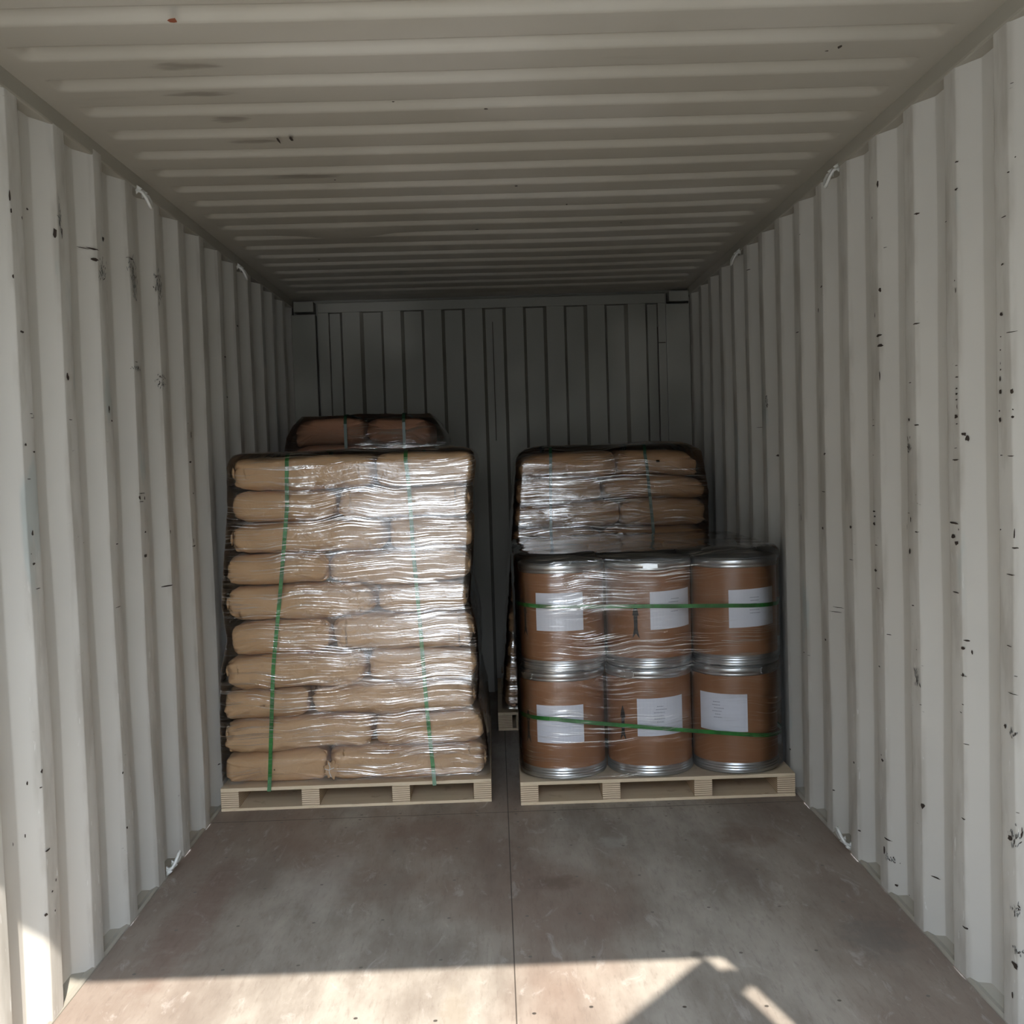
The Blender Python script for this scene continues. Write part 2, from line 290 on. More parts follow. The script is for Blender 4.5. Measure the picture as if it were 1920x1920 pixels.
# ------------------------------------------------------------------ container shell
Y0, Y1, HW, H = .58, 6.45, 1.165, 2.385
CORR = {-1: (2.685, .288), 1: (2.723, .2765)}
def corr_x(side, y):                            # how far the panel stands back from the inner ridge
    y0, pp = CORR[side]; t = ((y - y0) % pp) / pp * .278
    if t < .070: return 0.0
    if t < .138: return .036 * (t - .070) / .068
    if t < .210: return .036
    return .036 * (1 - (t - .210) / .068)
CHIPS = [(1,4.145,1.832,0.032,0.003),(1,2.997,1.718,0.015,0.003),(1,3.275,1.718,0.018,0.006),(1,3.271,1.688,0.017,0.008),(1,3.272,1.597,0.003,0.019),(1,2.732,1.58,0.011,0.002),(1,2.732,1.551,0.012,0.003),(1,2.733,1.522,0.011,0.003),(1,2.734,1.509,0.011,0.004),(1,2.734,1.494,0.008,0.003),(1,2.732,1.476,0.003,0.012),(1,2.738,1.452,0.014,0.009),(1,2.734,1.433,0.011,0.002),(1,2.489,1.624,0.005,0.002),(1,2.492,1.594,0.005,0.003),(1,2.492,1.564,0.002,0.007),(1,2.491,1.549,0.006,0.003),(1,2.495,1.527,0.005,0.011),(1,2.493,1.499,0.009,0.009),(1,2.443,1.497,0.006,0.008),(1,2.499,1.455,0.005,0.003),(1,2.441,1.455,0.003,0.003),(1,2.497,1.434,0.007,0.009),(1,2.442,1.439,0.005,0.006),(1,2.45,1.63,0.027,0.0015),(1,2.998,1.439,0.015,0.004),(1,3.046,1.456,0.01,0.008),(1,3.049,1.379,0.013,0.023),(1,3.036,1.559,0.014,0.002),(1,3.328,1.449,0.014,0.002),(1,3.327,1.467,0.005,0.002),(1,3.831,1.366,0.013,0.008),(1,4.594,1.363,0.015,0.008),(1,2.741,1.372,0.013,0.0015),(1,2.745,1.342,0.025,0.003),(1,2.492,1.352,0.01,0.002),(1,2.451,1.35,0.017,0.002),(1,3.332,1.358,0.012,0.0015),(1,3.848,1.231,0.032,0.002),(1,3.003,1.245,0.004,0.0015),(1,3.002,1.141,0.014,0.003),(1,3.56,1.122,0.019,0.01),(1,3.328,1.184,0.017,0.005),(1,3.325,1.169,0.012,0.005),(1,3.332,1.146,0.015,0.008),(1,3.054,1.192,0.012,0.0015),(1,3.041,1.175,0.005,0.013),(1,3.068,1.153,0.002,0.015),(1,2.757,1.18,0.033,0.005),(1,2.765,1.146,0.018,0.008),(1,2.745,1.129,0.017,0.008),(1,2.731,1.165,0.006,0.005),(1,2.503,1.179,0.005,0.003),(1,2.441,1.173,0.003,0.019),(1,2.439,1.141,0.013,0.003),(1,3.319,1.08,0.014,0.003),(1,3.332,1.001,0.017,0.007),(1,3.31,0.947,0.017,0.003),(1,2.754,1.002,0.028,0.003),(1,2.456,1.078,0.024,0.002),(1,3.053,1.084,0.008,0.013),(1,3.864,1.1,0.013,0.008),(1,4.162,1.171,0.021,0.0015),(1,4.142,1.122,0.005,0.022),(1,3.563,1.013,0.025,0.002),(1,2.709,1.406,0.01,0.007),(1,2.701,1.395,0.009,0.011),(1,4.875,1.492,0.035,0.0015),(1,4.447,1.46,0.027,0.0015),(1,4.652,1.593,0.011,0.022),(1,3.796,0.806,0.035,0.002),(1,3.784,0.823,0.035,0.002),(1,3.865,0.697,0.012,0.007),(1,2.71,0.884,0.012,0.005),(1,2.721,0.863,0.008,0.006),(1,2.722,0.794,0.005,0.01),(1,2.722,0.792,0.017,0.0015),(1,3.318,0.703,0.011,0.004),(1,3.257,0.812,0.014,0.002),(1,3.04,0.93,0.01,0.003),(1,3.021,0.807,0.006,0.003),(1,4.095,0.598,0.011,0.002),(1,4.143,0.601,0.014,0.003),(1,2.696,0.856,0.003,0.011),(1,2.999,0.655,0.006,0.002),(1,2.723,0.718,0.005,0.002),(1,2.733,0.695,0.011,0.002),(1,2.487,0.72,0.009,0.008),(1,2.45,0.714,0.021,0.012),(1,3.021,0.723,0.016,0.025),(1,2.714,0.617,0.014,0.0015),(1,3.577,0.329,0.01,0.008),(1,3.303,0.413,0.016,0.008),(1,3.312,0.427,0.007,0.003),(1,2.724,0.421,0.012,0.003),(1,2.995,0.367,0.01,0.013),(1,2.449,0.475,0.028,0.022),(1,2.47,0.461,0.018,0.011),(1,3.276,0.172,0.03,0.003),(1,3.297,0.129,0.01,0.021),(1,3.272,0.115,0.031,0.014),(1,3.822,0.159,0.009,0.004),(1,3.543,0.108,0.008,0.004),(1,2.439,0.53,0.007,0.0015),(1,2.439,0.847,0.007,0.0015),(1,2.46,0.913,0.021,0.002),(1,2.452,0.804,0.025,0.0015),(1,4.379,0.159,0.008,0.006),(1,3.244,0.04,0.008,0.006),(1,3.194,0.029,0.007,0.002),(1,2.721,0.137,0.017,0.004),(1,2.469,0.087,0.005,0.012),(1,2.445,0.299,0.024,0.018),(1,2.446,0.201,0.024,0.012),(1,2.455,0.164,0.021,0.01),(1,2.957,0.176,0.018,0.003),(1,2.434,2.179,0.009,0.002),(1,2.429,2.015,0.003,0.003),(1,2.445,1.986,0.007,0.003),(1,2.466,1.892,0.017,0.002),(1,2.477,1.787,0.01,0.003),(1,2.989,2.017,0.012,0.004),(1,2.723,2.017,0.008,0.005),(1,2.72,2.084,0.01,0.003),(1,2.785,1.951,0.01,0.002),(1,2.735,1.793,0.006,0.003),(1,2.731,1.768,0.003,0.01),(1,2.485,1.675,0.009,0.007),(1,2.994,1.718,0.018,0.003),(1,3.314,2.078,0.004,0.007),(1,3.266,1.852,0.007,0.01),(1,3.838,1.955,0.016,0.005),(1,3.88,1.879,0.006,0.013),(1,3.3,1.783,0.004,0.016),(1,4.1,2.192,0.006,0.002),(1,4.926,2.205,0.016,0.003),(1,3.248,1.976,0.01,0.002),(1,3.271,2.168,0.006,0.013),(-1,2.683,2.06,0.005,0.021),(-1,2.685,2.023,0.005,0.009),(-1,2.865,2.068,0.008,0.005),(-1,2.744,2.018,0.004,0.008),(-1,2.982,2.071,0.008,0.043),(-1,2.96,2.025,0.008,0.019),(-1,2.99,2.031,0.007,0.024),(-1,3.243,2.039,0.035,0.004),(-1,3.211,2.036,0.031,0.002),(-1,3.251,2.009,0.02,0.007),(-1,3.291,1.99,0.028,0.038),(-1,3.311,2.081,0.013,0.011),(-1,3.575,2.028,0.035,0.042),(-1,3.562,2.069,0.035,0.005),(-1,3.851,2.029,0.034,0.052),(-1,3.585,1.967,0.026,0.029),(-1,2.709,1.732,0.014,0.005),(-1,2.681,1.863,0.004,0.008),(-1,3.574,1.716,0.033,0.01),(-1,4.763,1.868,0.035,0.005),(-1,5.019,2.035,0.023,0.007),(-1,2.709,1.733,0.013,0.003),(-1,2.994,1.527,0.016,0.002),(-1,2.74,1.532,0.012,0.0015),(-1,2.743,1.522,0.012,0.0015),(-1,2.751,1.526,0.002,0.007),(-1,2.697,1.454,0.009,0.005),(-1,2.744,1.437,0.009,0.004),(-1,3.569,1.714,0.032,0.009),(-1,3.566,1.737,0.02,0.002),(-1,3.841,1.687,0.035,0.016),(-1,3.842,1.711,0.035,0.01),(-1,3.3,1.57,0.008,0.016),(-1,3.318,1.536,0.008,0.005),(-1,2.706,1.369,0.015,0.002),(-1,3.567,1.309,0.031,0.002),(-1,3.546,1.295,0.006,0.013),(-1,3.588,1.293,0.006,0.012),(-1,3.563,1.282,0.031,0.002),(-1,3.582,1.181,0.011,0.005),(-1,3.575,1.103,0.021,0.01),(-1,3.318,1.162,0.015,0.003),(-1,3.042,1.186,0.005,0.002),(-1,3.842,1.166,0.006,0.011),(-1,4.136,1.092,0.027,0.004),(-1,4.133,1.112,0.006,0.017),(-1,4.143,1.411,0.02,0.007),(-1,4.136,1.558,0.006,0.003),(-1,4.17,1.516,0.007,0.023),(-1,4.163,1.292,0.01,0.004),(-1,2.704,1.158,0.013,0.005),(-1,2.694,1.184,0.005,0.002),(-1,2.722,1.095,0.022,0.002),(-1,4.76,1.868,0.035,0.004),(-1,4.764,1.694,0.025,0.004),(-1,3.819,0.976,0.035,0.004),(-1,3.298,0.971,0.033,0.002),(-1,2.708,1.235,0.008,0.011),(-1,2.988,1.644,0.014,0.014),(-1,2.632,0.497,0.003,0.008),(-1,2.585,0.494,0.003,0.009),(-1,2.644,0.625,0.003,0.007),(-1,2.683,0.642,0.006,0.009),(-1,2.679,0.603,0.007,0.003),(-1,2.694,0.439,0.02,0.004),(-1,2.711,0.327,0.007,0.005),(-1,2.677,0.281,0.007,0.006),(-1,3.266,0.301,0.009,0.008),(-1,3.257,0.473,0.005,0.007),(-1,2.722,0.273,0.005,0.007),(-1,4.392,0.179,0.011,0.004),(-1,2.734,0.347,0.004,0.008)]
def side_wall(side):
    y0, pp = CORR[side]; k = pp / .278; ys = []
    n0 = int((Y0 - y0) / pp) - 2; n1 = int((Y1 - y0) / pp) + 2
    for n in range(n0, n1):
        for c in (.0, .070, .138, .210):
            for d in (-.004, -.0012, .0012, .004): ys.append(y0 + n * pp + (c + d) * k)
    YS = Y0 + .13; ys = [YS] + [y for y in ys if YS + .01 < y < Y1 - .005] + [Y1]
    def sx(y): return sum(corr_x(side, y + d) for d in (-.003, 0, .003)) / 3
    bm = bmesh.new(); NZ = 46; grid = []
    for y in ys:
        col = []
        for j in range(NZ + 1):
            z = .004 + (2.335 - .004) * j / NZ
            x = HW + sx(y) + .0035 * nz(y * 1.6 + side * 9, z * 1.1, 3) * (1 + (z < 1.2)) + .002 * nz(y * 6, z * 2.2, side)
            yy = y + .006 * nz(y * 3 + side * 4, z * 1.4, 7)
            col.append(bm.verts.new((side * x, yy if YS < y < Y1 else y, z)))
        grid.append(col)
    for a, b in zip(grid, grid[1:]):
        for j in range(NZ):
            f = bm.faces.new((a[j], a[j + 1], b[j + 1], b[j])) if side < 0 else bm.faces.new((a[j], b[j], b[j + 1], a[j + 1]))
            f.smooth = True
    rnd = random.Random(5 + side)
    for s, y, z, hy, hz in CHIPS:                # paint chips, each a ragged flake on the panel
        if s != side: continue
        def flake(y, z, hy, hz, n, mi, rot=0.0):
            c = []
            for i in range(n):
                a = 2 * math.pi * i / n; q = rnd.uniform(.55, 1.15)
                u, v = math.cos(a) * hy * q, math.sin(a) * hz * q
                yy, zz = y + u * math.cos(rot) - v * math.sin(rot), z + u * math.sin(rot) + v * math.cos(rot)
                x = HW + sx(yy) + .0035 * nz(yy * 1.6 + side * 9, zz * 1.1, 3) * (1 + (zz < 1.2)) + .002 * nz(yy * 6, zz * 2.2, side) - .0022
                c.append(bm.verts.new((side * x, yy, zz)))
            f = bm.faces.new(c if side < 0 else c[::-1]); f.material_index = mi
        if hz >= .045 or hy * hz > 2.2e-4:       # a scoured patch : many thin scratches
            for k in range(int(12 + 2.2e4 * hy * hz)):
                l = rnd.uniform(.3, 1.0) * min(.03, hz)
                flake(y + rnd.gauss(0, .45) * hy, z + rnd.gauss(0, .5) * hz, rnd.uniform(.0009, .0028), l * .5, 6, rnd.choice((1, 2, 2)), rnd.gauss(0, .5))
        else:
            flake(y, z, hy * .8, hz * .72, 9 if hy + hz > .012 else 6, 1)
    o = link('wall_left' if side < 0 else 'wall_right', bm, [M_WL, M_CHIP, M_SCAR])
    tag(o, kind='structure'); return o
side_wall(-1); side_wall(1)

# roof sheet with pressed transverse corrugations
bm = bmesh.new(); ys = []; P = .209
n = 0; yb = 2.633 + .020 - 12 * P
while yb < Y1 + P:
    for c, h in ((0.0, 0.0), (.005, 0.0), (.113, 0.0), (.118, 0.0), (.130, 1.0), (.135, 1.0), (.166, 1.0), (.172, 1.0)):
        if Y0 < yb + c < Y1 - .05: ys.append((yb + c, h))
    yb += P
pts = [(Y0, 0.0)]
for y, h in ys: pts += [(y - .003, None), (y + .003, None)] if False else [(y, h)]
pts.append((Y1 + .055, 0.0))
fine = []
for (a, ha), (b, hb) in zip(pts, pts[1:]):
    m = 1 if abs(ha - hb) < .01 else 4
    for i in range(m):
        u = i / m; fine.append((a + (b - a) * u, ha + (hb - ha) * (u * u * (3 - 2 * u) if m > 1 else u)))
fine.append(pts[-1])
xs = [-1.20, -1.135, -1.105, -1.095, -1.08, -1.065] + [-1.0 + .1 * i for i in range(21)] + [1.065, 1.08, 1.095, 1.105, 1.135, 1.20]
g = []
for y, h in fine:
    row = []
    for x in xs:
        e = max(0, min(1, (1.10 - abs(x)) / .035)); e = e * e * (3 - 2 * e)
        sag = -.010 * (1 - (x / 1.2) ** 2) * (.4 + .6 * nz(x * .8, y * .9, 4))
        dent = -.028 * math.exp(-((x + .62) / .16) ** 2 - ((y - 4.63) / .06) ** 2)
        row.append(bm.verts.new((x, y + .004 * nz(x * 2, y * 3, 1), H - .022 + .022 * h * e + sag + dent)))
    g.append(row)
for a, b in zip(g, g[1:]):
    for i in range(len(xs) - 1):
        f = bm.faces.new((a[i], a[i + 1], b[i + 1], b[i])); f.smooth = True
rnd = random.Random(3)
for x, y, hx, hy, mi in ((-.675, 2.405, .012, .016, 2), (.86, 2.66, .006, .012, 1), (.835, 2.685, .005, .004, 1), (-.62, 3.29, .004, .03, 1), (-.58, 3.27, .005, .03, 1),
                         (-.25, 2.97, .004, .005, 1), (.0, 3.05, .006, .006, 1), (.10, 3.9, .006, .008, 1), (-.52, 3.75, .004, .006, 1), (.3, 4.2, .005, .01, 1),
                         (-.8, 5.15, .006, .01, 1), (.55, 4.55, .006, .006, 1), (-.05, 4.6, .008, .008, 1)):
    c = []
    for i in range(8):
        a = 2 * math.pi * i / 8; q = rnd.uniform(.6, 1.15); c.append(bm.verts.new((x + math.cos(a) * hx * q, y + math.sin(a) * hy * q, H - .034)))
    bm.faces.new(c).material_index = mi
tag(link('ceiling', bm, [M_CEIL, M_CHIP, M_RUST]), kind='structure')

# floor and its screws
bm = bmesh.new(); box(bm, -HW, HW, Y0, Y1 + .055, -.028, 0)
rnd = random.Random(8)
for j in range(20):
    yb = .9 + .29 * j
    for i in range(-5, 6):
        x = i * .205 + rnd.uniform(-.02, .02); y = yb + rnd.uniform(-.02, .02)
        if abs(x) < .02: x += .05
        n = 10; c = [bm.verts.new((x + .0055 * math.cos(k * 2 * math.pi / n), y + .0055 * math.sin(k * 2 * math.pi / n), .0006)) for k in range(n)]
        bm.faces.new(c).material_index = 1
for i in range(-7, 8):
    for y in (4.172, 4.228):
        x = i * .152 + .03
        c = [bm.verts.new((x + .0065 * math.cos(k * .628), y + .0065 * math.sin(k * .628), .0006)) for k in range(10)]
        bm.faces.new(c).material_index = 1
tag(link('floor', bm, [M_FLOOR, M_SCREW]), kind='structure')

# rails, posts, headers
def trim(i, f, mat=M_TRIM):
    bm = bmesh.new(); f(bm); tag(link('trim_%d' % i, bm, mat), kind='structure')
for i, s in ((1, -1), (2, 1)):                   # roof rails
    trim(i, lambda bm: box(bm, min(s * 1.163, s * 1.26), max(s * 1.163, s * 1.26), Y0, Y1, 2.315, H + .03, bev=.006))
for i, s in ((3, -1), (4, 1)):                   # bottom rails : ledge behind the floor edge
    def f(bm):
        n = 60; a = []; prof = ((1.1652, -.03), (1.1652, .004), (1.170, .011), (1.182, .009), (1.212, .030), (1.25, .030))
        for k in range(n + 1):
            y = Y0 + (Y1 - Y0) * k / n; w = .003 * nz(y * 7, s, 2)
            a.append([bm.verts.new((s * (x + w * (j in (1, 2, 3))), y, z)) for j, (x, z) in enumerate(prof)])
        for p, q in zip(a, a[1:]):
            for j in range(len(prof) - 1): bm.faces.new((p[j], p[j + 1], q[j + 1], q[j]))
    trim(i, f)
def end_wall(bm):                                # vertical corrugations of the blind end
    ys_ = Y1 - .012; xs_ = [-1.03]; hs = [0.0]; x = -.885; k = 0
    while x < .93:
        a, b = (0.0, 1.0) if k % 2 == 0 else (1.0, 0.0)
        xs_ += [x - .009, x + .009]; hs += [1 - a if False else (0 if k % 2 == 0 else 1), (1 if k % 2 == 0 else 0)]
        x += .1204; k += 1
    xs_.append(1.04); hs.append(hs[-1])
    A = [bm.verts.new((x, ys_ + .045 * (1 - h) if True else 0, 0)) for x, h in zip(xs_, hs)]
    B = [bm.verts.new((v.co.x, v.co.y, 2.30)) for v in A]
    for i in range(len(A) - 1): bm.faces.new((A[i], A[i + 1], B[i + 1], B[i]))
    for s in (-1, 1):
        box(bm, s * 1.10 - .07, s * 1.10 + .07, Y1 - .035, Y1 + .05, 0, 2.272, bev=.004)
        box(bm, s * 1.10 - .052, s * 1.10 + .064, Y1 - .05, Y1 + .05, 2.285, 2.345, bev=.003)
    box(bm, -1.018, 1.032, Y1 - .02, Y1 + .06, 2.281, 2.338, bev=.004)
    box(bm, -1.018, -.955, Y1 - .02, Y1 + .06, 0, 2.281, bev=.003)
    box(bm, .985, 1.032, Y1 - .02, Y1 + .06, 0, 2.281, bev=.003)
    box(bm, .978, .982, Y1 - .021, Y1 - .019, 1.0, 2.14, mi=1)
    box(bm, .985, 1.026, Y1 - .0225, Y1 - .0205, 2.045, 2.05, mi=1)
    box(bm, .006, .010, Y1 - .0135, Y1 - .0125, 1.5, 2.20, mi=1)
    box(bm, -1.27, 1.27, Y1 + .052, Y1 + .06, -.16, H + .08)
    for s in (-1, 1): box(bm, s * 1.22 - .05, s * 1.22 + .05, Y1 - .01, Y1 + .06, -.05, H + .05)
bm = bmesh.new(); end_wall(bm); tag(link('wall_back', bm, [M_BACK_SHADED, M_CHIP]), kind='structure')
# door frame at the open end, behind the camera's foot
def f(bm):
    for s in (-1, 1): box(bm, min(s * 1.196, s * 1.27), max(s * 1.196, s * 1.27), Y0, Y0 + .14, -.05, H + .05, bev=.003)
    box(bm, -1.27, 1.27, Y0, Y0 + .10, 2.28, H + .06)
    box(bm, -1.27, 1.27, Y0 - .02, Y0 + .14, -.16, -.029)
trim(5, f)
# right door leaf standing ajar : its shadow and the sliver of sun past its hinges lie on the floor
t_ = Vector((-.626, -.78, 0)); hx, hy = 1.150, Y0 - .004
dr = empty('door_1', (hx, hy, 0), math.atan2(t_.y, t_.x)); tag(dr, kind='structure')
bm = bmesh.new(); box(bm, .0, 1.12, -.012, .012, .02, 2.28)
for k in range(5): box(bm, .1 + k * .22, .2 + k * .22, -.045, .045, .15, 2.15)
link('door_panel', bm, M_TRIM, dr)
for z0, z1 in ((.35, .45), (1.1, 1.2), (1.75, 1.82), (2.115, 2.18)):
    bm = bmesh.new(); box(bm, -.05, .06, -.02, .03, z0, z1, bev=.004); link('hinge', bm, M_TRIM, dr)
# unseen block added left of the open end to dim the right wall
t = NT('blocker_grey'); t.pbr(t.mix(t.noise((8, 8, .3), scale=2), (.16, .17, .175), (.22, .23, .23)), .7)
bm = bmesh.new(); box(bm, -8, -3.6, -22, -.6, -.17, 5.2); tag(link('light_blocker', bm, t.m), kind='structure')
# yard outside
t = NT('yard_concrete'); t.pbr(t.mix(t.noise(scale=2.5, detail=5), (.24, .23, .21), (.32, .31, .29)), .85)
bm = bmesh.new(); box(bm, -25, 25, -40, 25, -.3, -.17); tag(link('ground', bm, t.m), kind='structure')
# ------------------------------------------------------------------ lashing rings
def ring(x, y, z, up, label):
    s = 1 if x > 0 else -1; bm = bmesh.new(); d = 1 if up else -1   # up: hangs from the roof rail
    w = s * 1.1665; h = z
    pts = [(w, y - .030, h + d * .028), (w - s * .020, y - .030, h + d * .018), (w - s * .030, y - .027, h),
           (w - s * .036, y - .014, h - d * .020), (w - s * .037, y, h - d * .028), (w - s * .036, y + .014, h - d * .020),
           (w - s * .030, y + .027, h), (w - s * .020, y + .030, h + d * .018), (w, y + .030, h + d * .028)]
    tube(bm, pts, .0055, 10)
    for k in (-1, 1):
        a = [bm.verts.new(q) for q in ((w, y + k * .030 - .004, h + d * .045), (w - s * .020, y + k * .030 - .004, h + d * .030), (w, y + k * .030 - .004, h + d * .012))]
        b = [bm.verts.new(v.co + Vector((0, .008, 0))) for v in a]
        bm.faces.new(a); bm.faces.new(b[::-1])
        for i in range(3): bm.faces.new((a[i], b[i], b[(i + 1) % 3], a[(i + 1) % 3]))
    o = link('lashing_ring', bm, M_RING, None, True); tag(o, label, 'lashing ring', 'lashing rings along the container rails')
M_RING = flat_mat('ring_paint', (.60, .60, .56), .5)
ring(-1, 3.69, 2.287, True, 'steel lashing ring under the left roof rail, nearer the camera')
ring(1, 3.66, 2.287, True, 'steel lashing ring under the right roof rail, nearer the camera')
ring(-1, 5.10, 2.287, True, 'steel lashing ring under the left roof rail, farther back')
ring(1, 5.10, 2.287, True, 'steel lashing ring under the right roof rail, farther back')
ring(-1, 3.67, .052, False, 'steel lashing ring at the foot of the left wall')
ring(1, 3.66, .052, False, 'steel lashing ring at the foot of the right wall')

# ------------------------------------------------------------------ pallets
def pallet(x0, x1, y0, y1, label, rz=0.0):
    root = empty('wooden_pallet', ((x0 + x1) / 2, (y0 + y1) / 2, 0), rz)
    tag(root, label, 'pallet', 'plywood pallets on the container floor')
    w, d = (x1 - x0) / 2, (y1 - y0) / 2
    bm = bmesh.new(); box(bm, -w, w, -d, d, .080, .094, bev=.0015); link('deck', bm, M_PLY, root)
    for c in (-w + .036, -w * .33 - .005, w * .33 + .0, w - .036):
        bm = bmesh.new(); box(bm, c - .036, c + .036, -d + .001, d - .001, .0125, .0795, bev=.0015); link('stringer', bm, M_LAM, root)
    for a, b in ((-d, -d + .30), (-.14, .14), (d - .30, d)):
        bm = bmesh.new(); box(bm, -w, w, a, b, .0005, .012, bev=.0012); link('bottom_board', bm, M_PLY, root)
    return root
pallet(-1.158, -.066, 4.335, 5.435, 'plywood pallet under the tall stack of sacks, front left', R(.2))
pallet(.057, 1.157, 4.268, 5.368, 'plywood pallet under the brown drums, front right', R(-.5))
pallet(-1.135, -.09, 5.50, 6.39, 'plywood pallet behind the left front stack, against the end wall')
pallet(-.032, 1.06, 5.49, 6.38, 'plywood pallet at the back right, its corner showing behind the drums')

# ------------------------------------------------------------------ sacks
def signpow(v, e): return math.copysign(abs(v) ** e, v)
def sack_mesh(cx, cy, zlo, zhi, L, W, axis, seed, puck=1.0, nu=60, nv=56):
    """pillow filling a slot; axis 0 = length along x, 1 = along y; zlo/zhi(x,y) are the sagging layer surfaces"""
    bm = bmesh.new(); rings = []; rnd = random.Random(seed); ph = rnd.uniform(0, 6.28); o = seed * 3.71
    for i in range(nu + 1):
        u = -1 + 2 * i / nu; t = math.sin(u * math.pi / 2) * .35 + .65 * math.copysign(1 - (1 - abs(u)) ** 1.9, u)
        t = max(-1, min(1, t))
        q = max(0.0, 1 - abs(t) ** 26) ** (1 / 2.6); qh = max(0.0, 1 - abs(t) ** 11) ** (1 / 2.4)
        ring = []
        for k in range(nv):
            th = 2 * math.pi * k / nv
            a, b = signpow(math.cos(th), 2 / (4.2 if axis == 0 else 6.0)), signpow(math.sin(th), 2 / (3.9 if axis == 0 else 3.6))
            endw = max(0, (abs(t) - .86) / .14)
            pk = 1 + puck * .10 * endw * math.sin(9 * th + ph) + puck * .07 * endw * math.sin(16 * th + 2 * ph)
            lx = t * L / 2; ly = a * q * W / 2 * pk; lh = b * qh * pk
            p = Vector((lx, ly, lh * .065))
            d1 = nz(p.x * 6 + o, p.y * 6, p.z * 6) * .014
            d2 = (abs(nz(p.x * 13 + o, p.y * 13, p.z * 20 + 5)) - .25) * .016
            d3 = nz(p.x * 3 + o, p.y * 34, p.z * 34) * .004
            e = d1 - d2 + d3 - .002 + (abs(nz(p.x * 26, p.y * 26 + o, p.z * 30)) - .3) * .012 * max(0, (abs(t) - .6) / .4)
            ly += math.copysign(1, a) * e * min(1, abs(a) * 1.5) if abs(a) > .05 else 0
            lh += (e * 7 + .03) * b
            lx += (nz(p.y * 14, p.z * 14 + o, 3) * .012 - .004) * (1 if abs(t) > .8 else 0) * math.copysign(1, t) * 1.2
            lx = max(-L / 2, min(L / 2, lx)); ly = max(-W / 2, min(W / 2, ly)); lh = max(-.985, min(.985, lh))
            wx, wy = (cx + lx, cy + ly) if axis == 0 else (cx - ly, cy + lx)
            a0, b0 = zlo(wx, wy), zhi(wx, wy)
            ring.append(bm.verts.new((wx - cx, wy - cy, (a0 + b0) / 2 + lh * (b0 - a0) / 2 - zlo(cx, cy))))
        rings.append(ring)
    for A, B in zip(rings, rings[1:]):
        for k in range(nv): bm.faces.new((A[k], A[(k + 1) % nv], B[(k + 1) % nv], B[k]))
    bmesh.ops.remove_doubles(bm, verts=bm.verts, dist=.0004)
    return bm
def end_fold(cx, cy, zc, sx, w, seed):
    """pleated paper fold pressed against a sack's end"""
    bm = bmesh.new(); n = 16; rows = []; rnd = random.Random(seed)
    for i in range(n + 1):
        y = -w / 2 + w * i / n
        z = .010 * math.sin(i * 1.7 + seed); dx = .006 * (i % 2) + rnd.uniform(0, .003)
        rows.append([bm.verts.new((sx * (dx - .004), y, z + .024 - .004 * abs(i - n / 2) / n)), bm.verts.new((sx * (dx + .003), y, z)),
                     bm.verts.new((sx * (dx - .002), y, z - .020)), bm.verts.new((sx * (dx - .009), y, z))])
    for p, q in zip(rows, rows[1:]):
        for j in range(4): bm.faces.new((p[j], p[(j + 1) % 4], q[(j + 1) % 4], q[j]))
    bm.faces.new(rows[0]); bm.faces.new(rows[-1][::-1])
    return bm
ORD = ['bottom', 'second', 'third', 'fourth', 'fifth', 'sixth', 'seventh', 'eighth', 'ninth', 'tenth', 'eleventh', 'twelfth']
def level(k, n): return 'bottom layer' if k == 0 else 'top layer' if k == n - 1 else ORD[k] + ' layer up'
def surfaces(zb, n, salt, amp, dome=None):
    def mk(k):
        def f(x, y):
            if k == 0: return zb[0]
            w = amp * (.55 if k == n else 1)
            if dome and k >= n - 1:
                e = max(0, abs(x - dome[0]) / dome[1] - .55)
                return zb[k] - dome[2] * e * e * (1 if k == n else .45) + w * nz(x * 3 + salt, y * 2.4, k * 5.3)
            return zb[k] + w * nz(x * 2.4 + salt, y * 2.4, k * 5.3) + .35 * w * nz(x * 7 + salt, y * 5, k * 3.1)
        return f
    return [mk(k) for k in range(n + 1)]
def put_sack(cx, cy, k, S, L, W, axis, seed, mat, label, group, fold=0, puck=1.0):
    bm = sack_mesh(cx, cy, S[k], S[k + 1], L, W, axis, seed, puck)
    z0 = S[k](cx, cy)
    root = link('paper_sack', bm, mat, None, True, (cx, cy, z0)); tag(root, label, 'sack', group)
    if fold:
        f = end_fold(0, 0, 0, fold, W * .62, seed)
        h = (S[k + 1](cx, cy) - z0) / 2
        o = link('end_fold', f, mat, root, True, (fold * (L / 2 - .007), -W * .06, h))
    return root

